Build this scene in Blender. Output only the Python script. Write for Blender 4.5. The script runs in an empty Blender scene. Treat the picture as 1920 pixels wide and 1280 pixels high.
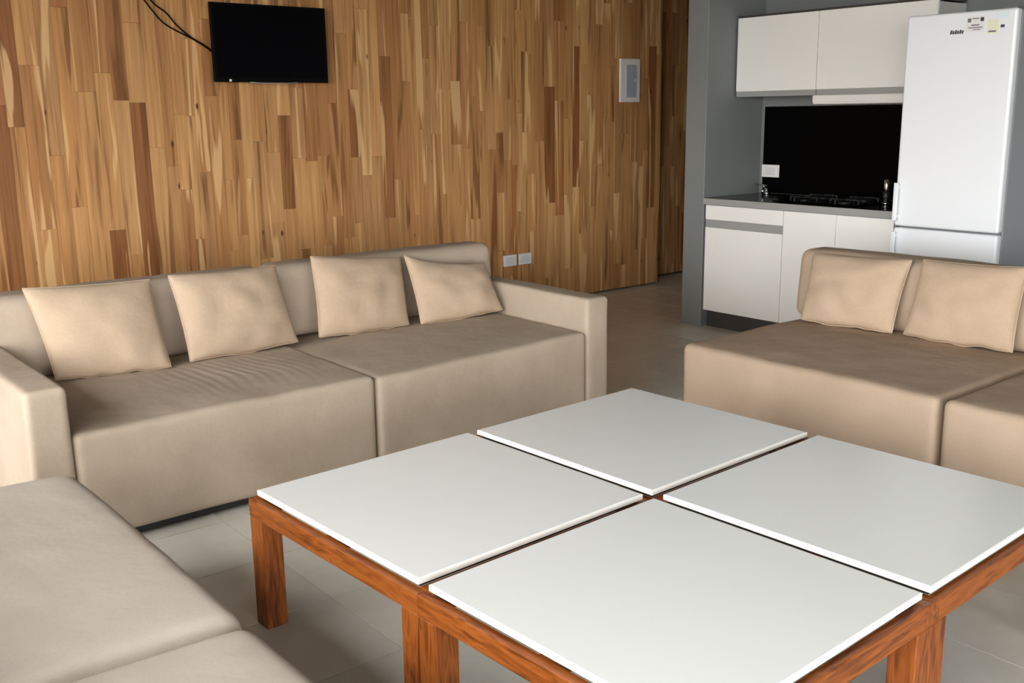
import bpy, bmesh, math, random
from mathutils import Vector, Matrix, noise

random.seed(7)
SC = bpy.context.scene
COL = SC.collection

# ------------------------------------------------------------------ camera
F_PX, YAW, PITCH, ROLL, EYE = 1909.0, math.radians(38.994), math.radians(12.674), math.radians(-0.743), 1.5
fwd = Vector((math.sin(YAW) * math.cos(PITCH), math.cos(YAW) * math.cos(PITCH), -math.sin(PITCH)))
rt0 = Vector((math.cos(YAW), -math.sin(YAW), 0))
up0 = rt0.cross(fwd)
rt = math.cos(ROLL) * rt0 + math.sin(ROLL) * up0
up = -math.sin(ROLL) * rt0 + math.cos(ROLL) * up0
cam_data = bpy.data.cameras.new('camera')
cam_data.sensor_width = 36.0
cam_data.lens = F_PX / 1920.0 * 36.0
cam = bpy.data.objects.new('camera', cam_data)
COL.objects.link(cam)
cam.matrix_world = Matrix(((rt.x, up.x, -fwd.x, 0), (rt.y, up.y, -fwd.y, 0), (rt.z, up.z, -fwd.z, EYE), (0, 0, 0, 1)))
SC.camera = cam

# ------------------------------------------------------------------ world / light / exposure
world = bpy.data.worlds.new('overcast_sky')
SC.world = world
world.use_nodes = True
bg = world.node_tree.nodes['Background']
bg.inputs[0].default_value = (0.96, 0.975, 0.985, 1)
bg.inputs[1].default_value = 6.0
SC.view_settings.view_transform = 'Standard'
SC.view_settings.look = 'None'
SC.view_settings.gamma = 1.0
SC.view_settings.use_curve_mapping = False
SC.view_settings.exposure = 1.1
SC.cycles.use_denoising = True
SC.cycles.max_bounces = 8
SC.cycles.diffuse_bounces = 5

ROOM = dict(x0=-1.4, x1=6.11, y0=-5.0, y1=6.15, z1=2.75)
WIN = [  # window openings: axis, plane, span along the wall, z span
    ('x', ROOM['x0'], -3.8, 4.15, 0.10, 2.62),
    ('y', ROOM['y0'], -0.8, 3.2, 0.10, 2.3),  # unseen window behind the camera, added to brighten the sofa fronts
]
for ax, pl, a, b, z0, z1 in WIN:      # light portals: no light of their own, they only guide sky sampling
    ld = bpy.data.lights.new('window_portal', 'AREA')
    ld.shape = 'RECTANGLE'
    ld.size, ld.size_y = b - a, z1 - z0
    ld.cycles.is_portal = True
    lo = bpy.data.objects.new('window_portal', ld)
    COL.objects.link(lo)
    if ax == 'x':
        lo.location = (pl - 0.02, (a + b) / 2, (z0 + z1) / 2)
        lo.rotation_euler = Vector((1, 0, 0)).to_track_quat('-Z', 'Z').to_euler()
    else:
        lo.location = ((a + b) / 2, pl - 0.02, (z0 + z1) / 2)
        lo.rotation_euler = Vector((0, 1, 0)).to_track_quat('-Z', 'Z').to_euler()

# ------------------------------------------------------------------ materials
def srgb(r, g, b):
    def c(v):
        v /= 255.0
        return v / 12.92 if v <= 0.04045 else ((v + 0.055) / 1.055) ** 2.4
    return (c(r), c(g), c(b), 1.0)

def new_mat(name):
    m = bpy.data.materials.new(name)
    m.use_nodes = True
    nt = m.node_tree
    return m, nt, nt.nodes['Principled BSDF']

def plain(name, col, rough=0.5, metal=0.0, spec=0.5, coat=0.0, var=0.0, scale=6.0):
    m, nt, p = new_mat(name)
    p.inputs['Base Color'].default_value = col
    p.inputs['Roughness'].default_value = rough
    p.inputs['Metallic'].default_value = metal
    p.inputs['Specular IOR Level'].default_value = spec
    p.inputs['Coat Weight'].default_value = coat
    if var > 0:
        geo = nt.nodes.new('ShaderNodeNewGeometry')
        n = nt.nodes.new('ShaderNodeTexNoise')
        n.inputs['Scale'].default_value = scale
        n.inputs['Detail'].default_value = 5
        nt.links.new(geo.outputs['Position'], n.inputs['Vector'])
        r = nt.nodes.new('ShaderNodeValToRGB')
        r.color_ramp.elements[0].position = 0.3
        r.color_ramp.elements[1].position = 0.7
        r.color_ramp.elements[0].color = tuple(c * (1 - var) for c in col[:3]) + (1,)
        r.color_ramp.elements[1].color = tuple(min(1, c * (1 + var)) for c in col[:3]) + (1,)
        nt.links.new(n.outputs['Fac'], r.inputs['Fac'])
        nt.links.new(r.outputs['Color'], p.inputs['Base Color'])
    return m

def mapping(nt, src, scale, loc=None):
    mp = nt.nodes.new('ShaderNodeMapping')
    mp.inputs['Scale'].default_value = scale
    nt.links.new(src, mp.inputs['Vector'])
    return mp

def mixcol(nt, fac, a, b, mode='MIX'):
    mx = nt.nodes.new('ShaderNodeMix')
    mx.data_type = 'RGBA'
    mx.blend_type = mode
    for sock, val in ((0, fac), (6, a), (7, b)):
        if hasattr(val, 'links'):
            nt.links.new(val, mx.inputs[sock])
        else:
            mx.inputs[sock].default_value = val
    return mx.outputs[2]

def ramp(nt, src, stops, interp='LINEAR'):
    r = nt.nodes.new('ShaderNodeValToRGB')
    r.color_ramp.interpolation = interp
    while len(r.color_ramp.elements) < len(stops):
        r.color_ramp.elements.new(0.5)
    for e, (pos, c) in zip(r.color_ramp.elements, stops):
        e.position = pos
        e.color = c if len(c) == 4 else tuple(c) + (1,)
    nt.links.new(src, r.inputs['Fac'])
    return r.outputs['Color']

def fabric(name, col, dark, weave=420.0):
    m, nt, p = new_mat(name)
    geo = nt.nodes.new('ShaderNodeNewGeometry')
    n1 = nt.nodes.new('ShaderNodeTexNoise')
    n1.inputs['Scale'].default_value = 2.3
    n1.inputs['Detail'].default_value = 6
    n1.inputs['Roughness'].default_value = 0.6
    nt.links.new(geo.outputs['Position'], n1.inputs['Vector'])
    c = ramp(nt, n1.outputs['Fac'], [(0.32, dark), (0.62, col)])
    n2 = nt.nodes.new('ShaderNodeTexNoise')
    n2.inputs['Scale'].default_value = weave
    n2.inputs['Detail'].default_value = 2
    nt.links.new(geo.outputs['Position'], n2.inputs['Vector'])
    w = ramp(nt, n2.outputs['Fac'], [(0.3, (0.9, 0.9, 0.9)), (0.7, (1.05, 1.05, 1.05))])
    nt.links.new(mixcol(nt, 1.0, c, w, 'MULTIPLY'), p.inputs['Base Color'])
    p.inputs['Roughness'].default_value = 0.85
    p.inputs['Specular IOR Level'].default_value = 0.2
    p.inputs['Sheen Weight'].default_value = 0.0
    n3 = nt.nodes.new('ShaderNodeTexNoise')
    n3.inputs['Scale'].default_value = 9.0
    n3.inputs['Detail'].default_value = 3
    nt.links.new(geo.outputs['Position'], n3.inputs['Vector'])
    b = nt.nodes.new('ShaderNodeBump')
    b.inputs['Strength'].default_value = 0.25
    b.inputs['Distance'].default_value = 0.02
    nt.links.new(n3.outputs['Fac'], b.inputs['Height'])
    nt.links.new(b.outputs['Normal'], p.inputs['Normal'])
    return m

def plank_material():
    """reclaimed teak strips: each plank its own tone, long grain, pale sapwood streaks, small knots"""
    m, nt, p = new_mat('teak_plank')
    geo = nt.nodes.new('ShaderNodeNewGeometry')
    oi = nt.nodes.new('ShaderNodeObjectInfo')
    comb = nt.nodes.new('ShaderNodeCombineXYZ')
    mul = nt.nodes.new('ShaderNodeMath'); mul.operation = 'MULTIPLY'; mul.inputs[1].default_value = 97.0
    nt.links.new(oi.outputs['Random'], mul.inputs[0])
    for i in range(3):
        nt.links.new(mul.outputs[0], comb.inputs[i])
    add = nt.nodes.new('ShaderNodeVectorMath'); add.operation = 'ADD'
    nt.links.new(geo.outputs['Position'], add.inputs[0])
    nt.links.new(comb.outputs[0], add.inputs[1])
    tone = ramp(nt, oi.outputs['Random'], [
        (0.00, srgb(138, 88, 49)), (0.06, srgb(169, 119, 72)), (0.35, srgb(191, 141, 89)),
        (0.55, srgb(199, 150, 96)), (0.72, srgb(179, 132, 86)), (0.88, srgb(205, 158, 104)), (0.95, srgb(187, 131, 78)), (1.0, srgb(142, 87, 47))])
    mp = mapping(nt, add.outputs[0], (42, 42, 1.5))
    g = nt.nodes.new('ShaderNodeTexNoise')
    g.inputs['Scale'].default_value = 1.0
    g.inputs['Detail'].default_value = 6
    g.inputs['Distortion'].default_value = 0.6
    nt.links.new(mp.outputs[0], g.inputs['Vector'])
    grain = ramp(nt, g.outputs['Fac'], [(0.26, (0.52, 0.46, 0.40)), (0.44, (0.90, 0.88, 0.86)), (0.58, (1.02, 1.01, 1.0)), (0.74, (1.20, 1.19, 1.16))])
    c = mixcol(nt, 1.0, tone, grain, 'MULTIPLY')
    mp2 = mapping(nt, add.outputs[0], (13, 13, 0.75))
    s = nt.nodes.new('ShaderNodeTexNoise')
    s.inputs['Scale'].default_value = 1.0
    s.inputs['Detail'].default_value = 2
    s.inputs['Distortion'].default_value = 0.8
    nt.links.new(mp2.outputs[0], s.inputs['Vector'])
    sap = ramp(nt, s.outputs['Fac'], [(0.60, (0, 0, 0)), (0.645, (1, 1, 1))])
    c = mixcol(nt, sap, c, mixcol(nt, 0.75, c, srgb(226, 184, 130)))
    dk = ramp(nt, s.outputs['Fac'], [(0.33, (1, 1, 1)), (0.39, (0, 0, 0))])
    c = mixcol(nt, dk, c, mixcol(nt, 0.7, c, srgb(110, 66, 34)))
    mp3 = mapping(nt, add.outputs[0], (11, 11, 5))
    v = nt.nodes.new('ShaderNodeTexVoronoi')
    v.inputs['Scale'].default_value = 0.55
    nt.links.new(mp3.outputs[0], v.inputs['Vector'])
    kn = ramp(nt, v.outputs['Distance'], [(0.03, (1, 1, 1)), (0.07, (0, 0, 0))])
    c = mixcol(nt, kn, c, srgb(84, 48, 24))
    nt.links.new(c, p.inputs['Base Color'])
    p.inputs['Roughness'].default_value = 0.55
    p.inputs['Specular IOR Level'].default_value = 0.3
    b = nt.nodes.new('ShaderNodeBump')
    b.inputs['Strength'].default_value = 0.15
    b.inputs['Distance'].default_value = 0.004
    nt.links.new(g.outputs['Fac'], b.inputs['Height'])
    nt.links.new(b.outputs['Normal'], p.inputs['Normal'])
    return m

def varnished_wood(name, axis):
    """orange-brown varnished wood with grain along a local axis (object coordinates)"""
    m, nt, p = new_mat(name)
    tc = nt.nodes.new('ShaderNodeTexCoord')
    oi = nt.nodes.new('ShaderNodeObjectInfo')
    mul = nt.nodes.new('ShaderNodeMath'); mul.operation = 'MULTIPLY'; mul.inputs[1].default_value = 31.0
    nt.links.new(oi.outputs['Random'], mul.inputs[0])
    comb = nt.nodes.new('ShaderNodeCombineXYZ')
    for i in range(3):
        nt.links.new(mul.outputs[0], comb.inputs[i])
    add = nt.nodes.new('ShaderNodeVectorMath'); add.operation = 'ADD'
    nt.links.new(tc.outputs['Object'], add.inputs[0])
    nt.links.new(comb.outputs[0], add.inputs[1])
    sc = [40, 40, 40]
    sc['xyz'.index(axis)] = 4.5
    mp = mapping(nt, add.outputs[0], sc)
    n = nt.nodes.new('ShaderNodeTexNoise')
    n.inputs['Scale'].default_value = 1.0
    n.inputs['Detail'].default_value = 4
    n.inputs['Distortion'].default_value = 1.6
    nt.links.new(mp.outputs[0], n.inputs['Vector'])
    c = ramp(nt, n.outputs['Fac'], [(0.3, srgb(86, 42, 13)), (0.46, srgb(128, 66, 21)), (0.58, srgb(150, 82, 30)), (0.72, srgb(104, 52, 16))])
    nt.links.new(c, p.inputs['Base Color'])
    p.inputs['Roughness'].default_value = 0.45
    p.inputs['Specular IOR Level'].default_value = 0.3
    p.inputs['Coat Weight'].default_value = 0.08
    p.inputs['Coat Roughness'].default_value = 0.2
    return m

def tile_material():
    m, nt, p = new_mat('grey_floor_tile')
    geo = nt.nodes.new('ShaderNodeNewGeometry')
    oi = nt.nodes.new('ShaderNodeObjectInfo')
    n = nt.nodes.new('ShaderNodeTexNoise')
    n.inputs['Scale'].default_value = 7.0
    n.inputs['Detail'].default_value = 7
    n.inputs['Roughness'].default_value = 0.6
    nt.links.new(geo.outputs['Position'], n.inputs['Vector'])
    c = ramp(nt, n.outputs['Fac'], [(0.3, srgb(204, 200, 188)), (0.7, srgb(214, 210, 199))])
    t = ramp(nt, oi.outputs['Random'], [(0, (0.94, 0.94, 0.94)), (1, (1.04, 1.04, 1.03))])
    nt.links.new(mixcol(nt, 1.0, c, t, 'MULTIPLY'), p.inputs['Base Color'])
    r = nt.nodes.new('ShaderNodeMapRange')
    r.inputs['To Min'].default_value = 0.20
    r.inputs['To Max'].default_value = 0.24
    nt.links.new(n.outputs['Fac'], r.inputs['Value'])
    nt.links.new(r.outputs[0], p.inputs['Roughness'])
    return m

M = dict(
    plank=plank_material(),
    tile=tile_material(),
    grout=plain('floor_grout', srgb(150, 145, 135), 0.8, var=0.08),
    grey=plain('grey_paint', srgb(122, 124, 122), 0.7, var=0.04, scale=2),
    white_wall=plain('white_paint', srgb(200, 196, 188), 0.8, var=0.03, scale=2),
    ceiling=plain('ceiling_paint', srgb(92, 92, 90), 0.85, var=0.03, scale=2),
    outside=plain('added_ground', srgb(120, 115, 105), 0.9, var=0.15, scale=3),
    sofa=fabric('taupe_upholstery', srgb(183, 166, 147), srgb(171, 154, 135)),
    sofa_warm=fabric('tan_upholstery', srgb(178, 156, 134), srgb(168, 146, 124)),
    sofa_pale=fabric('greige_upholstery', srgb(200, 188, 173), srgb(192, 179, 164)),
    pillow=fabric('cream_cotton', srgb(190, 167, 142), srgb(182, 158, 133), 300),
    black=plain('black_plastic', (0.002, 0.002, 0.002, 1), 0.5, spec=0.08),
    foot=plain('black_foot', (0.01, 0.009, 0.008, 1), 0.6),
    screen=plain('television_glass', (0.002, 0.002, 0.003, 1), 0.3, spec=0.05),
    top=plain('white_laminate', srgb(240, 240, 236), 0.22, var=0.012, scale=3),
    edge=plain('white_edge_band', srgb(246, 242, 234), 0.35),
    wood_x=varnished_wood('varnished_wood_x', 'x'),
    wood_y=varnished_wood('varnished_wood_y', 'y'),
    wood_z=varnished_wood('varnished_wood_z', 'z'),
    cabinet=plain('white_melamine', srgb(240, 238, 231), 0.4, var=0.01, scale=2),
    carcass=plain('white_carcass', srgb(205, 203, 197), 0.5),
    alu=plain('brushed_aluminium', srgb(160, 160, 157), 0.45, metal=0.15),
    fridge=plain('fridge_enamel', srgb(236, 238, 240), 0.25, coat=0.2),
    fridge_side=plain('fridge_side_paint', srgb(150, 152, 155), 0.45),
    gasket=plain('fridge_gasket', srgb(120, 122, 124), 0.6),
    glass_black=plain('black_glass', (0.0015, 0.0015, 0.0015, 1), 0.2, spec=0.04),
    granite=plain('black_granite', (0.006, 0.006, 0.006, 1), 0.2, spec=0.3, var=0.4, scale=120),
    chrome=plain('chrome', (0.8, 0.8, 0.8, 1), 0.12, metal=1.0),
    white_plastic=plain('white_plastic', srgb(232, 228, 222), 0.4),
    grey_plastic=plain('grey_plastic', srgb(176, 179, 188), 0.4),
    pale_plastic=plain('pale_plastic', srgb(220, 219, 217), 0.4),
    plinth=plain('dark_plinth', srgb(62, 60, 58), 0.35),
    cast_iron=plain('cast_iron', (0.012, 0.012, 0.012, 1), 0.5),
    ink=plain('dark_ink', srgb(52, 54, 66), 0.5),
    ink_grey=plain('grey_ink', srgb(110, 108, 104), 0.5),
    sticker=plain('paper_sticker', srgb(226, 224, 222), 0.6),
    sticker_yellow=plain('pale_yellow_sticker', srgb(230, 228, 200), 0.6),
    sticker_blue=plain('pale_blue_sticker', srgb(220, 232, 236), 0.6),
)

# ------------------------------------------------------------------ helpers
def link(name, me, mat, parent=None):
    o = bpy.data.objects.new(name, me)
    COL.objects.link(o)
    if mat is not None and not me.materials:
        me.materials.append(mat)
    if parent is not None:
        o.parent = parent
    return o

def tag(o, label=None, cat=None, group=None, kind=None):
    if label: o['label'] = label
    if cat: o['category'] = cat
    if group: o['group'] = group
    if kind: o['kind'] = kind
    return o

def thing(name, loc, label, cat, group=None, rz=0.0):
    e = bpy.data.objects.new(name, None)
    e.empty_display_size = 0.1
    COL.objects.link(e)
    e.location = loc
    e.rotation_euler = (0, 0, rz)
    return tag(e, label, cat, group)

def bm_box(bm, lo, hi, bev=0.0, seg=2):
    lo, hi = Vector(lo), Vector(hi)
    g = bmesh.ops.create_cube(bm, size=1.0)
    vs = g['verts']
    for v in vs:
        v.co = Vector((lo[i] + (v.co[i] + 0.5) * (hi[i] - lo[i]) for i in range(3)))
    if bev > 0:
        es = list({e for v in vs for e in v.link_edges})
        bmesh.ops.bevel(bm, geom=es, offset=bev, segments=seg, profile=0.5, affect='EDGES', clamp_overlap=True)

def finish(bm, name, smooth=False):
    bmesh.ops.recalc_face_normals(bm, faces=bm.faces)
    me = bpy.data.meshes.new(name)
    bm.to_mesh(me)
    bm.free()
    if smooth:
        for f in me.polygons:
            f.use_smooth = True
    return me

def box(name, lo, hi, mat, parent=None, bev=0.0, seg=2):
    """box given in the parent's local coordinates"""
    lo, hi = Vector(lo), Vector(hi)
    c = (lo + hi) / 2
    bm = bmesh.new()
    bm_box(bm, lo - c, hi - c, bev, seg)
    o = link(name, finish(bm, name), mat, parent)
    o.location = c
    return o

def boxes(name, lst, mat, parent=None, bev=0.0):
    bm = bmesh.new()
    for lo, hi in lst:
        bm_box(bm, lo, hi, bev)
    return link(name, finish(bm, name), mat, parent)

def tube_mesh(pts, r, name, sides=10):
    pts = [Vector(p) for p in pts]
    bm = bmesh.new()
    rings = []
    prev = None
    for i, p in enumerate(pts):
        d = (pts[min(i + 1, len(pts) - 1)] - pts[max(i - 1, 0)]).normalized()
        a = prev if prev is not None else (Vector((0, 0, 1)) if abs(d.z) < 0.9 else Vector((1, 0, 0)))
        a = (a - d * a.dot(d)).normalized()
        prev = a
        b = d.cross(a)
        rr = r[i] if isinstance(r, (list, tuple)) else r
        rings.append([bm.verts.new(p + (a * math.cos(t) + b * math.sin(t)) * rr) for t in [2 * math.pi * k / sides for k in range(sides)]])
    for r0, r1 in zip(rings, rings[1:]):
        for k in range(sides):
            bm.faces.new((r0[k], r0[(k + 1) % sides], r1[(k + 1) % sides], r1[k]))
    bm.faces.new(rings[0][::-1])
    bm.faces.new(rings[-1])
    return finish(bm, name, True)

def tube(name, pts, r, mat, parent=None, sides=10):
    return link(name, tube_mesh(pts, r, name, sides), mat, parent)

def axis_steps(h, r, step, k=4):
    """grid positions on [-h, h], dense within r of either end"""
    edge = [-h + r * (1 - math.cos(math.pi / 2 * i / k)) for i in range(k)]
    n = max(1, int(round(2 * (h - r) / step)))
    inner = [-h + r + 2 * (h - r) * i / n for i in range(n + 1)]
    return edge + inner + [-x for x in reversed(edge)]

def round_block(name, lo, hi, r, step, mat, parent=None, deform=None):
    """upholstered block: box with rounded edges on a fine grid, then deformed point by point"""
    lo, hi = Vector(lo), Vector(hi)
    c, h = (lo + hi) / 2, (hi - lo) / 2
    rr = min(r, min(h) * 0.98)
    st = [axis_steps(h[i], rr, step) for i in range(3)]
    bm = bmesh.new()
    cache = {}
    def vert(p):
        key = tuple(round(x, 5) for x in p)
        if key not in cache:
            q = Vector((max(-(h[i] - rr), min(h[i] - rr, p[i])) for i in range(3)))
            d = Vector(p) - q
            if d.length > 1e-9:
                q = q + d.normalized() * rr
            cache[key] = (bm.verts.new(q), Vector(q))
        return cache[key][0]
    for ax in range(3):
        u, v = (ax + 1) % 3, (ax + 2) % 3
        for s in (-1, 1):
            for i in range(len(st[u]) - 1):
                for j in range(len(st[v]) - 1):
                    q = []
                    for (a, b) in ((i, j), (i + 1, j), (i + 1, j + 1), (i, j + 1)):
                        p = [0, 0, 0]
                        p[ax] = s * h[ax]; p[u] = st[u][a]; p[v] = st[v][b]
                        q.append(vert(p))
                    try:
                        bm.faces.new(q if s > 0 else q[::-1])
                    except ValueError:
                        pass
    if deform:
        for bv, q in cache.values():
            bv.co = deform(q.copy(), h)
    o = link(name, finish(bm, name, True), mat, parent)
    o.location = c
    return o

def nz(p, s, seed=0.0):
    return noise.noise(Vector((p.x * s + seed, p.y * s + seed * 1.7, p.z * s - seed)))

# ------------------------------------------------------------------ the setting
R = ROOM
CORR_X = 8.4          # far end of the corridor beside the kitchen
PART_Y0, PART_Y1 = 4.665, 4.845

def struct(o):
    o['kind'] = 'structure'
    return o

# unseen outside ground, added to block bright sky light from below
struct(box('ground', (-30, -30, -0.35), (30, 40, -0.2), M['outside']))

# floor slab with ceramic tiles 0.41 m
floor = struct(box('floor', (R['x0'] - 0.2, R['y0'] - 0.2, -0.15), (CORR_X, 6.75, -0.004), M['grout']))
TP, TG = 0.412, 0.003
tile_bm = bmesh.new()
bm_box(tile_bm, (-(TP - TG) / 2, -(TP - TG) / 2, -0.008), ((TP - TG) / 2, (TP - TG) / 2, 0.0), 0.0006, 1)
tile_me = finish(tile_bm, 'tile')
tile_me.materials.append(M['tile'])
rest = bmesh.new()
fl = floor.location
ix0, ix1 = int((R['x0'] - 1.425) / TP) - 1, int((CORR_X - 1.425) / TP) + 1
iy0, iy1 = int((R['y0'] - 2.275) / TP) - 1, int((6.6 - 2.275) / TP) + 1
nt_ = 0
for i in range(ix0, ix1):
    for j in range(iy0, iy1):
        cx, cy = 1.425 + (i + 0.5) * TP, 2.275 + (j + 0.5) * TP
        if cx < R['x0'] - 0.1 or cy < R['y0'] - 0.1 or cx > CORR_X - 0.1 or cy > 6.5:
            continue
        d = fwd.x * cx + fwd.y * cy
        s = rt0.x * cx + rt0.y * cy
        if 1.4 < d < 10.5 and abs(s) < 0.55 * d + 0.3 and nt_ < 300:
            t = link('tile', tile_me, None, floor)
            t.location = (cx - fl.x, cy - fl.y, -fl.z + random.uniform(-0.0004, 0.0004))
            nt_ += 1
        else:
            bm_box(rest, (cx - (TP - TG) / 2 - fl.x, cy - (TP - TG) / 2 - fl.y, -0.008 - fl.z),
                   (cx + (TP - TG) / 2 - fl.x, cy + (TP - TG) / 2 - fl.y, -fl.z))
ro = link('tile_field', finish(rest, 'tile_field'), M['tile'], floor)
ro['kind'] = 'stuff'

struct(box('ceiling', (R['x0'] - 0.2, R['y0'] - 0.2, R['z1']), (CORR_X, 6.75, R['z1'] + 0.15), M['ceiling']))

def wall_with_hole(name, ax, pl, a0, a1, hole, mat, t=0.2):
    lo, hi, z0, z1 = hole
    segs = [(a0, lo, 0, R['z1']), (hi, a1, 0, R['z1']), (lo, hi, 0, z0), (lo, hi, z1, R['z1'])]
    lst = []
    for s0, s1, q0, q1 in segs:
        if ax == 'x':
            lst.append(((pl - t, s0, q0), (pl, s1, q1)))
        else:
            lst.append(((s0, pl - t, q0), (s1, pl, q1)))
    return struct(boxes(name, lst, mat))

wall_with_hole('wall_left', 'x', R['x0'], R['y0'] - 0.2, 6.35, WIN[0][2:], M['white_wall'])
wall_with_hole('wall_front', 'y', R['y0'], R['x0'], R['x1'] + 0.2, WIN[1][2:], M['white_wall'])

def window(n, ax, pl, a, b, z0, z1, bays):
    w = bpy.data.objects.new('window_%d' % n, None)
    COL.objects.link(w)
    w['kind'] = 'structure'
    f = 0.06
    def part(nm, s0, s1, q0, q1):
        if ax == 'x':
            box(nm, (pl - 0.14, s0, q0), (pl - 0.06, s1, q1), M['grey'], w, 0.004, 1)
        else:
            box(nm, (s0, pl - 0.14, q0), (s1, pl - 0.06, q1), M['grey'], w, 0.004, 1)
    part('sill', a, b, z0, z0 + f)
    part('head', a, b, z1 - f, z1)
    for k in range(bays + 1):
        c = a + f / 2 + (b - a - f) * k / bays
        part('mullion', c - f / 2, c + f / 2, z0 + f, z1 - f)
window(1, *WIN[0], 5)
window(2, *WIN[1], 3)

# kitchen rear wall, the partition whose end shows beside the kitchen, and the corridor end
struct(box('wall_right', (R['x1'], R['y0'] - 0.2, 0), (R['x1'] + 0.2, PART_Y0, R['z1']), M['grey']))
struct(box('wall_partition', (5.50, PART_Y0, 0), (CORR_X, PART_Y1, R['z1']), M['grey'], bev=0.004, seg=1))
struct(box('wall_corridor', (CORR_X, PART_Y1, 0), (CORR_X + 0.15, 6.75, R['z1']), M['grey']))

# plank-clad rear wall: backing plus individually laid strips, recess beyond x = 6.65
JOG = 6.655
wall_back = struct(boxes('wall_back', [((R['x0'] - 0.2, R['y1'] + 0.022, 0), (JOG - 0.02, 6.75, R['z1'])),
                                       ((JOG - 0.02, 6.42 + 0.022, 0), (CORR_X, 6.75, R['z1']))], M['plinth']))
unit_bm = bmesh.new()
bm_box(unit_bm, (-0.5, -0.5, -0.5), (0.5, 0.5, 0.5))
plank_me = finish(unit_bm, 'plank')
plank_me.materials.append(M['plank'])
prest = bmesh.new()
npl = 0

def plank(x0, x1, z0, z1, yf, own):
    global npl
    depth = 0.024 + random.choice((0, 0, 0.001, 0.002, 0.003, 0.005))
    gx, gz = 0.0010, 0.0012
    if own and npl < 300:
        o = link('plank', plank_me, None, wall_back)
        o.location = ((x0 + x1) / 2, yf + 0.024 - depth / 2, (z0 + z1) / 2)
        o.scale = (x1 - x0 - gx, depth, z1 - z0 - gz)
        npl += 1
    else:
        bm_box(prest, (x0 + gx / 2, yf + 0.024 - depth, z0 + gz / 2), (x1 - gx / 2, yf + 0.024, z1 - gz / 2))

def clad(xa, xb, yf, vis):
    x = xa
    while x < xb - 0.02:
        w = random.choice((0.055, 0.07, 0.075, 0.085, 0.09, 0.095, 0.11))
        if xb - x - w < 0.05:
            w = xb - x
        z = -random.uniform(0.0, 0.9)
        while z < R['z1']:
            ln = random.choice((0.45, 0.6, 0.75, 0.9, 1.1, 1.35))
            z0, z1 = max(0.012, z), min(R['z1'] - 0.01, z + ln)
            if z1 - z0 > 0.05:
                plank(x, x + w, z0, z1, yf, vis(x + w / 2, z0, z1))
            z += ln
        x += w
clad(1.10, JOG, R['y1'], lambda x, a, b: a < 2.28 and b > (0.62 if x < 1.6 else 0.5 if x < 2.8 else 0.42 if x < 4.2 else 0.1))
clad(JOG, CORR_X, 6.42, lambda x, a, b: a < 2.28 and 6.9 < x < 7.4)
clad(R['x0'], 1.10, R['y1'], lambda x, a, b: False)
pr = link('plank_field', finish(prest, 'plank_field'), M['plank'], wall_back)
pr['kind'] = 'stuff'
box('return_board', (JOG - 0.02, R['y1'], 0.012), (JOG, 6.42 + 0.02, R['z1'] - 0.01), M['plank'], wall_back)

# ------------------------------------------------------------------ sofas
SEAT_Z, BASE_Z = 0.43, 0.035

def seat_deform(seed, crown=0.014, ripple=None, soft=0.0, tilt=0.0):
    def fn(p, h):
        u, v = p.x / h.x, p.y / h.y
        if p.z > 0:
            k = min(1.0, p.z / h.z)
            p.z += k * tilt * u
            p.z += k * (crown * (1 - u * u) * (1 - v * v) + 0.006 * nz(p, 3.0, seed) + 0.0025 * nz(p, 9.0, seed + 3))
            if soft:
                p.z -= k * soft * (abs(u) ** 6 + abs(v) ** 6)
            if ripple:
                cx, cy, rad, wl, amp, ang = ripple
                d = Vector((p.x - cx, p.y - cy))
                fall = math.exp(-(d.length / rad) ** 2) * (0.6 + 0.8 * nz(p, 6, 21))
                t = d.x * math.cos(ang) + d.y * math.sin(ang) + 0.25 * d.y * d.y + 0.035 * nz(p, 4, 9)
                p.z += k * amp * fall * math.sin(2 * math.pi * t / wl)
        # faces bulge a little
        b = 0.007 * (1 - min(1, abs(p.z / h.z)) ** 2)
        n1 = 0.004 * nz(p, 4.0, seed + 5)
        if abs(v) > 0.9: p.y += math.copysign(b * (1 - u * u), v) + n1
        if abs(u) > 0.9: p.x += math.copysign(b * (1 - v * v) * 0.4, u) + n1 * 0.5
        return p
    return fn

def back_deform(seed, lean_axis, lean):
    """thin axis gets a lean; faces soft"""
    def fn(p, h):
        i, j = (1, 0) if lean_axis == 'y' else (0, 1)
        u = p[j] / h[j]
        w = p.z / h.z
        off = lean * (p.z + h.z)
        soft = 0.012 * (1 - u * u) * (1 - w * w) + 0.005 * nz(p, 3.5, seed)
        if p[i] < 0:
            p[i] -= soft
        p.z += 0.006 * (1 - u * u) * (1 if w > 0.8 else 0) + (0.006 * nz(p, 4, seed + 2) if w > 0.7 else 0)
        p[i] += off
        return p
    return fn

def soft_arm(seed):
    def fn(p, h):
        p.x += 0.003 * nz(p, 4, seed)
        p.z += 0.003 * nz(p, 4, seed + 1) if p.z > 0 else 0
        return p
    return fn

def feet(root, xs, ys):
    for x in xs:
        for y in ys:
            box('foot', (x - 0.03, y - 0.03, 0), (x + 0.03, y + 0.03, BASE_Z + 0.01), M['foot'], root)

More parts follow.
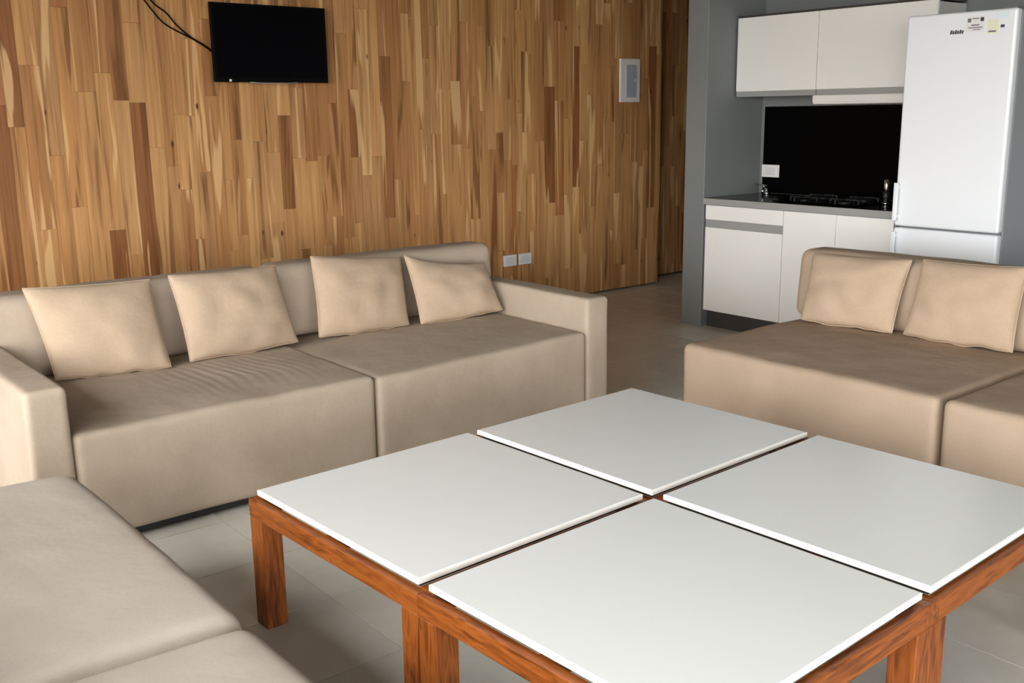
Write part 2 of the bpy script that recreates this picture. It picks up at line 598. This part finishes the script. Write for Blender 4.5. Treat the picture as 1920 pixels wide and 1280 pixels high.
def sofa_module(axis, a0, a1, front, depth, label, group, seed, arm=None, ripple=None, rad=0.026, crown=0.014,
                soft=0.0, back_h=0.785, step=0.035, cloth='sofa', back_ext=0.0, tilt=0.0):
    """axis 'x': runs along x, faces -y.  axis 'y': runs along y, faces -x ('y-' faces +x)"""
    mid = (a0 + a1) / 2
    L = a1 - a0
    if axis == 'x':
        root = thing('sofa_module', (mid, front + depth / 2, 0), label, 'sofa', group)
        P = lambda l0, l1, d0, d1, z0, z1: ((l0, d0 - depth / 2, z0), (l1, d1 - depth / 2, z1))
        lean_axis, sgn = 'y', 1
    elif axis == 'y':
        root = thing('sofa_module', (front + depth / 2, mid, 0), label, 'sofa', group)
        P = lambda l0, l1, d0, d1, z0, z1: ((d0 - depth / 2, l0, z0), (d1 - depth / 2, l1, z1))
        lean_axis, sgn = 'x', 1
    else:
        root = thing('sofa_module', (front - depth / 2, mid, 0), label, 'sofa', group)
        P = lambda l0, l1, d0, d1, z0, z1: ((depth / 2 - d1, l0, z0), (depth / 2 - d0, l1, z1))
        lean_axis, sgn = 'x', -1
    h = L / 2
    g = 0.004
    s0, s1 = -h + g, h - g
    if arm == 'low': s0 = -h + 0.145
    if arm == 'high': s1 = h - 0.150
    lo, hi = P(s0, s1, 0.0, depth - 0.02, BASE_Z, SEAT_Z)
    round_block('seat', lo, hi, rad, step, M[cloth], root, seat_deform(seed, crown, ripple, soft, tilt))
    lo, hi = P(-h + 0.006, h - 0.006 + back_ext, depth - 0.235, depth - 0.03, SEAT_Z + 0.004, back_h)
    if sgn > 0:
        round_block('backrest', lo, hi, 0.05, step, M[cloth], root, back_deform(seed + 20, lean_axis, 0.10))
    else:
        def mirrored(p, hh, f=back_deform(seed + 20, lean_axis, 0.10)):
            p.x = -p.x
            p = f(p, hh)
            p.x = -p.x
            return p
        round_block('backrest', lo, hi, 0.05, step, M[cloth], root, mirrored)
    if arm == 'low':
        lo, hi = P(-h, -h + 0.143, 0.0, depth - 0.225, BASE_Z, 0.605)
        round_block('armrest', lo, hi, 0.022, step, M[cloth], root, soft_arm(seed + 40))
    if arm == 'high':
        lo, hi = P(h - 0.148, h, 0.0, depth - 0.225, BASE_Z, 0.605)
        round_block('armrest', lo, hi, 0.022, step, M[cloth], root, soft_arm(seed + 40))
    lo, hi = P(-h + 0.03, h - 0.03, 0.03, depth - 0.05, 0.012, BASE_Z + 0.004)
    box('base', lo, hi, M['foot'], root)  # black block standing in for the shade under the sofa
    if axis == 'x':
        feet(root, (-h + 0.08, h - 0.08), (-depth / 2 + 0.1, depth / 2 - 0.1))
    else:
        feet(root, (-depth / 2 + 0.1, depth / 2 - 0.1), (-h + 0.08, h - 0.08))
    return root

sofa_module('x', 0.79, 2.157, 3.57, 1.13,
            'taupe sofa section with a left armrest against the plank wall, under the television',
            'sofa sections along the plank wall', 1.0, 'low', ripple=(0.17, -0.10, 0.25, 0.046, 0.0024, 0.12), step=0.009)
sofa_module('x', 2.157, 3.515, 3.57, 1.13,
            'taupe sofa section with a right armrest, in front of the double wall socket',
            'sofa sections along the plank wall', 4.0, 'high', tilt=0.012, step=0.025)
sofa_module('y', 1.853, 3.13, 3.56, 1.16,
            'armless taupe sofa section in front of the white kitchen, with both its cushions in view',
            'sofa sections in front of the kitchen', 7.0, cloth='sofa_warm', rad=0.032, back_ext=0.055, step=0.025)
sofa_module('y', 0.58, 1.843, 3.56, 1.16,
            'armless taupe sofa section cut by the right edge of the picture',
            'sofa sections in front of the kitchen', 10.0, cloth='sofa_warm', rad=0.032)
sofa_module('y-', 1.988, 3.25, 0.845, 1.10,
            'soft grey-beige sofa section beside the left armrest, with the far rounded corner',
            'sofa sections nearest the camera', 13.0, rad=0.05, crown=0.018, soft=0.008, cloth='sofa_pale')
sofa_module('y-', 0.68, 1.981, 0.845, 1.10,
            'soft grey-beige sofa section at the bottom left corner of the picture',
            'sofa sections nearest the camera', 16.0, rad=0.05, crown=0.018, soft=0.008, cloth='sofa_pale')

# ------------------------------------------------------------------ cushions
def pillow(bl, br, tr, tl, label, group, seed, thick=0.075, top_sag=0.0, toward=Vector((0, -1, 0))):
    bl, br, tr, tl = (Vector(v) for v in (bl, br, tr, tl))
    base = (bl + br) / 2
    n = (br - bl).cross(tl - bl).normalized()
    if n.dot(toward) < 0:
        n = -n
    N = 26
    bm = bmesh.new()
    def surf(u, v, side):
        # outline: edges pulled in between the corners
        a, b = 2 * u - 1, 2 * v - 1
        pin = 0.035
        u2 = 0.5 + 0.5 * a * (1 - pin * (1 - b * b))
        v2 = 0.5 + 0.5 * b * (1 - pin * (1 - a * a))
        p = (bl * (1 - u2) + br * u2) * (1 - v2) + (tl * (1 - u2) + tr * u2) * v2
        e = max(0.0, (1 - a * a)) * max(0.0, (1 - b * b))
        t = thick * (e ** 0.42)
        wr = nz(Vector((a * 1.4, b * 1.4, side)), 1.6, seed) * 0.016 * e ** 0.3
        wr += 0.007 * (e ** 0.25) * nz(Vector((a * 1.2, b * 4.5 + 0.8 * a, side)), 1.7, seed + 8) * (0.35 + 0.65 * b * b)
        ed = min(1 - abs(a), 1 - abs(b))
        wr += 0.009 * math.exp(-(ed / 0.3) ** 2) * e ** 0.25 * nz(Vector((a * 5, b * 5, 0)), 1.5, seed + 3)
        p = p + n * side * (t + wr) + n * (0.0 if side < 0 else 0.0)
        p.z -= top_sag * (1 - a * a) * (v ** 3)
        p.z -= 0.012 * (1 - a * a) * ((1 - v) ** 4) * (1 + nz(Vector((a * 3, 0, 0)), 1.3, seed))
        return p
    grid = {}
    for side in (1, -1):
        for i in range(N + 1):
            for j in range(N + 1):
                if side < 0 and (i in (0, N) or j in (0, N)):
                    grid[(side, i, j)] = grid[(1, i, j)]
                    continue
                fu = 0.5 - 0.5 * math.cos(math.pi * i / N)
                fv = 0.5 - 0.5 * math.cos(math.pi * j / N)
                grid[(side, i, j)] = bm.verts.new(surf(fu, fv, side) - base)
    for side in (1, -1):
        for i in range(N):
            for j in range(N):
                q = [grid[(side, i, j)], grid[(side, i + 1, j)], grid[(side, i + 1, j + 1)], grid[(side, i, j + 1)]]
                bm.faces.new(q if side > 0 else q[::-1])
    root = thing('throw_cushion', base, label, 'cushion', group)
    link('cover', finish(bm, 'cover', True), M['pillow'], root)
    # seam welt along the outline
    loop = []
    K = 24
    for k in range(4 * K):
        s, t = divmod(k, K)
        t /= K
        u, v = ((t, 0), (1, t), (1 - t, 1), (0, 1 - t))[s]
        loop.append(surf(u, v, 1) - base)
    loop.append(loop[0])
    tube('welt', loop, 0.0035, M['pillow'], root, 6)
    return root

GB = 'cushions along the plank wall sofa'
pillow((1.094, 4.335, 0.452), (1.540, 4.24, 0.450), (1.548, 4.435, 0.806), (1.027, 4.42, 0.828),
       'large cream cushion nearest the left armrest', GB, 1.1)
pillow((1.640, 4.275, 0.450), (2.183, 4.315, 0.450), (2.148, 4.44, 0.806), (1.627, 4.42, 0.815),
       'cream cushion just left of the gap between the two wall sofa sections', GB, 2.2)
pillow((2.306, 4.33, 0.452), (2.800, 4.295, 0.450), (2.858, 4.44, 0.780), (2.330, 4.42, 0.832),
       'cream cushion just right of the gap between the two wall sofa sections', GB, 3.3)
pillow((2.856, 4.265, 0.450), (3.338, 4.20, 0.470), (3.350, 4.37, 0.712), (2.842, 4.38, 0.792),
       'slumped cream cushion nearest the right armrest', GB, 4.4, top_sag=0.022)
GR = 'cushions along the kitchen sofa'
pillow((4.365, 3.04, 0.45), (4.41, 2.555, 0.448), (4.50, 2.53, 0.79), (4.50, 3.075, 0.775),
       'cream cushion at the free end of the kitchen sofa', GR, 5.5, toward=Vector((-1, 0, 0)))
pillow((4.42, 2.50, 0.45), (4.43, 1.99, 0.448), (4.50, 1.985, 0.815), (4.50, 2.47, 0.80),
       'cream cushion on the kitchen sofa, in front of the refrigerator', GR, 6.6, toward=Vector((-1, 0, 0)))

# ------------------------------------------------------------------ four coffee tables pushed together
TX, TY, TROT, TS, TM, TH = 2.0438, 1.8898, math.radians(2.282), 0.8394, 0.022, 0.426

def coffee_table(loc, label):
    root = thing('coffee_table', loc, label, 'table', 'coffee tables pushed together', TROT)
    h = TS / 2 - 0.0006
    top_t, apr = 0.016, 0.055
    zt = TH - top_t
    za = zt - 0.010
    w = h - TM + 0.0006
    tp = box('table_top', (-w, -w, TH - top_t), (w, w, TH), M['top'], root, 0.0015, 1)
    e = 0.0012
    for nm, lo, hi in (('edge_band', (-w - e, -w - e, zt), (-w, w + e, TH - 0.001)), ('edge_band', (w, -w - e, zt), (w + e, w + e, TH - 0.001)),
                       ('edge_band', (-w, -w - e, zt), (w, -w, TH - 0.001)), ('edge_band', (-w, w, zt), (w, w + e, TH - 0.001))):
        c = tp.location
        box(nm, Vector(lo) - c, Vector(hi) - c, M['edge'], tp)
    a = 0.028
    box('apron', (-h, -h, za - apr), (-h + a, h, za), M['wood_y'], root, 0.002, 1)
    box('apron', (h - a, -h, za - apr), (h, h, za), M['wood_y'], root, 0.002, 1)
    box('apron', (-h + a, -h, za - apr), (h - a, -h + a, za), M['wood_x'], root, 0.002, 1)
    box('apron', (-h + a, h - a, za - apr), (h - a, h, za), M['wood_x'], root, 0.002, 1)
    # battens that carry the top
    box('batten', (-h + a, -0.03, za - 0.03), (h - a, 0.03, za - 0.002), M['wood_x'], root)
    box('shadow_spacer', (-w + 0.012, -w + 0.012, za - 0.002), (w - 0.012, w - 0.012, zt), M['foot'], root)  # black filler that paints the shadow gap below the top
    lw = 0.068
    for sx in (-1, 1):
        for sy in (-1, 1):
            x0, x1 = sorted((sx * (h - 0.0008), sx * (h - lw)))
            y0, y1 = sorted((sy * (h - 0.0008), sy * (h - lw)))
            box('leg', (x0, y0, 0), (x1, y1, za - apr), M['wood_z'], root, 0.002, 1)
    return root

ct, stn = math.cos(TROT), math.sin(TROT)
for iu, iv, label in ((-1, 1, 'white-topped wooden coffee table nearest the plank wall sofa, its corner leg in full view'),
                      (1, 1, 'white-topped wooden coffee table farthest from the camera, between the two sofas'),
                      (1, -1, 'white-topped wooden coffee table on the right, in front of the kitchen sofa'),
                      (-1, -1, 'white-topped wooden coffee table nearest the camera, cut by the bottom edge')):
    u, v = iu * TS / 2, iv * TS / 2
    coffee_table((TX + ct * u - stn * v, TY + stn * u + ct * v, 0), label)

# ------------------------------------------------------------------ things on the plank wall
YW = R['y1'] - 0.006
tv = thing('television', (3.012, YW, 1.935), 'black flat-screen television mounted high on the plank wall', 'television')
box('wall_bracket', (-0.12, -0.03, -0.12), (0.12, 0.0, 0.12), M['black'], tv)
box('housing', (-0.36, -0.055, -0.205), (0.36, -0.03, 0.205), M['black'], tv, 0.008, 2)
bz = box('bezel', (-0.388, -0.078, -0.232), (0.388, -0.054, 0.232), M['black'], tv, 0.004, 2)
box('screen', (-0.370, -0.0795, -0.205), (0.370, -0.0775, 0.216), M['screen'], tv)
tag(tube('chin_trim', [(-0.16, -0.080, -0.232), (-0.08, -0.081, -0.238), (0.0, -0.0815, -0.240), (0.08, -0.081, -0.238), (0.16, -0.080, -0.232)], 0.003, M['alu'], tv, 8), 'thin silver trim')
tag(box('power_light', (-0.296, -0.0805, -0.229), (-0.280, -0.078, -0.215), M['white_plastic'], tv, 0.003, 1), 'small white indicator')

def cable(pts, label):
    P = [Vector(p) for p in pts]
    out = []
    for i in range(len(P) - 1):
        p0, p1, p2, p3 = P[max(i - 1, 0)], P[i], P[i + 1], P[min(i + 2, len(P) - 1)]
        for k in range(6):
            t = k / 6
            out.append(0.5 * ((2 * p1) + (p2 - p0) * t + (2 * p0 - 5 * p1 + 4 * p2 - p3) * t * t + (3 * p1 - p0 - 3 * p2 + p3) * t ** 3))
    out.append(P[-1])
    c = thing('television_cable', (P[0].x, YW, P[0].z), label, 'cable', 'cables running up from the television')
    q = Vector((P[0].x, YW, P[0].z))
    tube('cord', [p - q for p in out], 0.0045, M['black'], c, 8)
    tube('plug_end', [out[0] - q, out[0] - q + Vector((0.03, 0.0, -0.005))], 0.008, M['black'], c, 8)
    return c
yc = YW - 0.010
cable([(2.66, yc - 0.015, 1.875), (2.61, yc, 1.915), (2.52, yc, 1.965), (2.44, yc, 2.030), (2.385, yc, 2.095), (2.31, yc, 2.150), (2.22, yc, 2.26), (2.12, yc, 2.45), (2.08, yc, 2.74)],
      'upper black cable rising from the left side of the television')
cable([(2.66, yc - 0.015, 1.865), (2.61, yc - 0.012, 1.905), (2.52, yc - 0.012, 1.957), (2.42, yc, 2.005), (2.35, yc, 2.050), (2.28, yc, 2.135), (2.20, yc, 2.25), (2.09, yc, 2.45), (2.05, yc, 2.74)],
      'lower black cable sagging beside the television')

pn = thing('electrical_panel', (6.255, YW, 1.745), 'white upright electrical panel on the plank wall beside the grey partition', 'panel')
box('frame', (-0.115, -0.022, -0.175), (0.115, 0.0, 0.175), M['white_plastic'], pn, 0.006, 2)
box('cover', (-0.055, -0.027, -0.135), (0.070, -0.021, 0.125), M['grey_plastic'], pn, 0.004, 1)
box('latch', (0.04, -0.031, -0.012), (0.052, -0.026, 0.012), M['white_plastic'], pn)

def socket(x, label):
    s = thing('wall_socket', (x, YW, 0.372), label, 'socket', 'wall sockets behind the sofa')
    pl = box('cover_plate', (-0.066, -0.012, -0.044), (0.066, 0.0, 0.044), M['white_plastic'], s, 0.005, 2)
    box('outlet', (-0.040, -0.015, -0.026), (0.040, -0.011, 0.026), M['pale_plastic'], s, 0.003, 1)
socket(4.960, 'white wall socket on the plank wall, nearer the cushions')
socket(5.112, 'white wall socket on the plank wall, farther from the cushions')

# ------------------------------------------------------------------ kitchen
KX = 5.50            # plane of the base fronts
KL, KS1, KS2, KR = 4.650, 4.000, 3.611, 3.222

c1 = thing('base_cabinet', (KX, (KL + KS1) / 2, 0), 'white base cabinet with one drawer above a door, beside the grey partition', 'cabinet', 'kitchen base cabinets')
oy = (KL + KS1) / 2
B = lambda nm, x0, x1, y0, y1, z0, z1, mat, par, bev=0.0, oy=oy: box(nm, (x0 - KX, y0 - oy, z0), (x1 - KX, y1 - oy, z1), mat, par, bev, 1)
B('body', KX + 0.02, 6.105, KS1 + 0.001, KL - 0.002, 0.12, 0.865, M['carcass'], c1)
B('door', KX, KX + 0.019, KS1 + 0.003, KL - 0.006, 0.125, 0.708, M['cabinet'], c1, 0.0015)
B('drawer', KX, KX + 0.019, KS1 + 0.003, KL - 0.006, 0.762, 0.860, M['cabinet'], c1, 0.0015)
tag(B('handle_channel', KX + 0.006, KX + 0.02, KS1 + 0.003, KL - 0.006, 0.710, 0.760, M['alu'], c1), 'aluminium finger channel')
B('plinth', KX + 0.05, KX + 0.07, KS1, KL - 0.002, 0.0, 0.12, M['plinth'], c1)

c2 = thing('base_cabinet', (KX, (KS1 + KR) / 2, 0), 'white two-door base cabinet beside the refrigerator', 'cabinet', 'kitchen base cabinets')
oy2 = (KS1 + KR) / 2
B('body', KX + 0.02, 6.105, KR, KS1 - 0.001, 0.12, 0.865, M['carcass'], c2, oy=oy2)
for y0, y1 in ((KS2, KS1), (KR, KS2)):
    B('door', KX, KX + 0.019, y0 + 0.0015, y1 - 0.0015, 0.125, 0.860, M['cabinet'], c2, 0.0015, oy=oy2)
B('plinth', KX + 0.05, KX + 0.07, KR, KS1, 0.0, 0.12, M['plinth'], c2, oy=oy2)

wt = thing('worktop', (KX, 3.93, 0.867), 'black worktop with a grey front edge on the base cabinets', 'worktop')
box('slab', (-0.016, KR - 3.93, 0.0), (0.608, KL - 0.002 - 3.93, 0.043), M['granite'], wt, 0.002, 1)
tag(box('front_edge', (-0.024, KR - 3.93, -0.001), (-0.0165, KL - 0.002 - 3.93, 0.041), M['alu'], wt, 0.001, 1), 'grey metal front edge')

sp = box('splashback', (6.098, KR - 0.6, 0.912), (6.1095, 4.632, 1.517), M['glass_black'], None, 0.001, 1)
tag(sp, 'black glass splashback behind the worktop', 'splashback')
ks = thing('wall_socket', (6.098, 4.558, 1.068), 'white wall socket on the black splashback', 'socket')
box('cover_plate', (-0.012, -0.074, -0.044), (0.0, 0.074, 0.044), M['white_plastic'], ks, 0.004, 2)
box('outlet', (-0.016, -0.040, -0.026), (-0.011, 0.040, 0.026), M['pale_plastic'], ks, 0.003, 1)

def wall_cabinet(y0, y1, label):
    XU = 5.785
    c = thing('wall_cabinet', (XU, (y0 + y1) / 2, 1.58), label, 'cabinet', 'kitchen wall cabinets')
    h = (y1 - y0) / 2
    box('body', (0.02, -h + 0.001, 0.012), (6.105 - XU, h - 0.001, 0.515), M['carcass'], c)
    box('door', (0.0, -h + 0.0015, 0.040), (0.019, h - 0.0015, 0.524), M['cabinet'], c, 0.0015, 1)
    tag(box('handle_channel', (0.006, -h + 0.002, 0.004), (0.0195, h - 0.002, 0.038), M['alu'], c), 'grey finger channel')
    box('shadow_strip', (0.004, -h + 0.001, 0.5245), (6.105 - XU, h - 0.001, 0.538), M['plinth'], c)  # dark strip painting in the shadow line above the cabinet
    return c
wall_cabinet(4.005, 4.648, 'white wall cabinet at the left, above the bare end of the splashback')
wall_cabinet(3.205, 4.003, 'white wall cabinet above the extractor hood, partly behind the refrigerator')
hd = thing('extractor_hood', (5.80, 3.68, 1.527), 'slim white extractor hood under the right wall cabinet', 'hood')
box('casing', (-0.035, -0.31, 0.0), (0.28, 0.325, 0.056), M['white_plastic'], hd, 0.003, 1)
box('filter', (0.02, -0.28, -0.004), (0.26, 0.29, 0.001), M['alu'], hd)
box('visor', (-0.042, -0.31, 0.012), (-0.034, 0.325, 0.054), M['white_plastic'], hd, 0.002, 1)

ZC = 0.910
hb = thing('gas_hob', (5.78, 3.83, ZC), 'low black gas hob on the worktop under the hood', 'hob')
box('glass_plate', (-0.23, -0.30, 0.0), (0.23, 0.30, 0.008), M['glass_black'], hb, 0.003, 1)
for bx_, by_ in ((-0.11, -0.16), (0.11, -0.16), (-0.11, 0.14), (0.11, 0.14)):
    tube('burner', [(bx_, by_, 0.006), (bx_, by_, 0.018)], [0.045, 0.038], M['cast_iron'], hb, 20)
    r = 0.10
    lst = []
    for dx, dy in ((1, 0), (0, 1)):
        lst.append(((bx_ - r * dx - 0.004, by_ - r * dy - 0.004, 0.026), (bx_ + r * dx + 0.004, by_ + r * dy + 0.004, 0.034)))
    for dx, dy in ((1, 0), (-1, 0), (0, 1), (0, -1)):
        lst.append(((bx_ + dx * r - 0.005, by_ + dy * r - 0.005, 0.006), (bx_ + dx * r + 0.005, by_ + dy * r + 0.005, 0.034)))
    boxes('pan_support', lst, M['cast_iron'], hb, 0.001)
for k in range(4):
    tube('knob', [(-0.20, -0.12 + 0.08 * k, 0.007), (-0.20, -0.12 + 0.08 * k, 0.024)], [0.013, 0.011], M['black'], hb, 14)

tp = thing('sink_tap', (6.01, 4.52, ZC), 'small chrome tap in the far left corner of the worktop', 'tap')
tube('base', [(0, 0, 0), (0, 0, 0.012), (0, 0, 0.013), (0, 0, 0.045)], [0.024, 0.024, 0.017, 0.017], M['chrome'], tp, 16)
tube('spout', [(0, 0, 0.035), (-0.05, -0.02, 0.055), (-0.12, -0.06, 0.058), (-0.18, -0.10, 0.045), (-0.19, -0.107, 0.03)], 0.010, M['chrome'], tp, 12)
tube('lever', [(0, 0, 0.045), (0.0, 0.03, 0.060), (-0.01, 0.09, 0.066)], [0.012, 0.007, 0.006], M['chrome'], tp, 10)

ml = thing('condiment_shaker', (5.82, 3.475, ZC), 'slim chrome shaker standing at the refrigerator end of the worktop', 'shaker')
tube('base', [(0, 0, 0), (0, 0, 0.016), (0, 0, 0.017), (0, 0, 0.028)], [0.022, 0.022, 0.016, 0.016], M['chrome'], ml, 16)
tube('body', [(0, 0, 0.028), (0, 0, 0.045), (0, 0, 0.075), (0, 0, 0.080)], [0.014, 0.020, 0.020, 0.014], M['cast_iron'], ml, 16)
tube('cap', [(0, 0, 0.080), (0, 0, 0.085), (0, 0, 0.150), (0, 0, 0.158)], [0.016, 0.018, 0.018, 0.012], M['chrome'], ml, 16)

# refrigerator
FX, FY0, FY1, FH = 5.37, 2.548, 3.150, 1.985
fr = thing('refrigerator', (FX, (FY0 + FY1) / 2, 0), 'tall white two-door refrigerator at the end of the kitchen', 'refrigerator')
fo = (FY0 + FY1) / 2
hw = (FY1 - FY0) / 2
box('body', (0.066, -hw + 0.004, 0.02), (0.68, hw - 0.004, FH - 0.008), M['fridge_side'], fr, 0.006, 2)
box('gasket', (0.052, -hw + 0.012, 0.06), (0.068, hw - 0.012, FH - 0.015), M['gasket'], fr)
def fridge_door(z0, z1, hz0, hz1):
    d = box('door', (0.0, -hw, z0), (0.054, hw, z1), M['fridge'], fr, 0.014, 4)
    for f in d.data.polygons:
        f.use_smooth = False
    c = d.location
    lo, hi = Vector((-0.032, hw - 0.030, hz0)), Vector((-0.016, hw - 0.004, hz1))
    bm = bmesh.new()
    bm_box(bm, lo - c, hi - c, 0.005, 2)
    for z in (hz0 + 0.015, hz1 - 0.035):
        bm_box(bm, Vector((-0.020, hw - 0.027, z)) - c, Vector((0.002, hw - 0.007, z + 0.02)) - c, 0.002, 1)
    link('handle', finish(bm, 'handle'), M['fridge'], d)
    return d
ud = fridge_door(0.842, FH, 0.872, 1.085)
fridge_door(0.07, 0.832, 0.600, 0.812)
box('kick_panel', (0.03, -hw + 0.01, 0.0), (0.07, hw - 0.01, 0.065), M['gasket'], fr)
box('hinge_cover', (0.01, -hw + 0.01, FH), (0.09, -hw + 0.08, FH + 0.008), M['gasket'], fr, 0.003, 1)
dc = ud.location
def decal(nm, y0, y1, z0, z1, mat, label=None, t=0.0012):
    o = box(nm, Vector((-t, y0 - fo, z0)) - dc, Vector((0.0002, y1 - fo, z1)) - dc, mat, ud)
    if label:
        o['label'] = label
    return o
# small dark maker's mark: too small to read, a row of slanted dark strokes
bm = bmesh.new()
for k in range(6):
    y = 2.898 - k * 0.0125
    bm_box(bm, (-0.0015, y - 0.0095, 1.874), (0.0003, y, 1.874 + (0.016 if k % 2 else 0.020)))
for v in bm.verts:
    v.co = Vector((v.co.x, v.co.y - fo - 0.25 * (v.co.z - 1.88), v.co.z)) - dc
lg = link('maker_mark', finish(bm, 'maker_mark'), M['ink'], ud)
lg['label'] = 'small dark maker mark'
decal('energy_label', 2.716, 2.812, 1.880, 1.955, M['sticker'], 'white label with dark corner blocks')
for y0, y1, z0, z1, mt in ((2.788, 2.806, 1.928, 1.948, 'ink_grey'), (2.720, 2.738, 1.930, 1.950, 'ink'), (2.745, 2.782, 1.943, 1.948, 'ink_grey'),
                           (2.742, 2.786, 1.910, 1.916, 'ink_grey'), (2.725, 2.800, 1.898, 1.903, 'ink_grey'), (2.735, 2.775, 1.888, 1.892, 'ink_grey')):
    decal('label_mark', y0, y1, z0, z1, M[mt], t=0.0018)
decal('yellow_sticker', 2.640, 2.700, 1.866, 1.935, M['sticker_yellow'], 'pale yellow sticker')
decal('blue_sticker', 2.590, 2.662, 1.938, 1.968, M['sticker_blue'], 'pale blue sticker')
decal('label_mark', 2.610, 2.630, 1.892, 1.906, M['ink'], 'dark square mark', t=0.0018)
decal('label_mark', 2.652, 2.692, 1.872, 1.880, M['ink_grey'], t=0.0018)
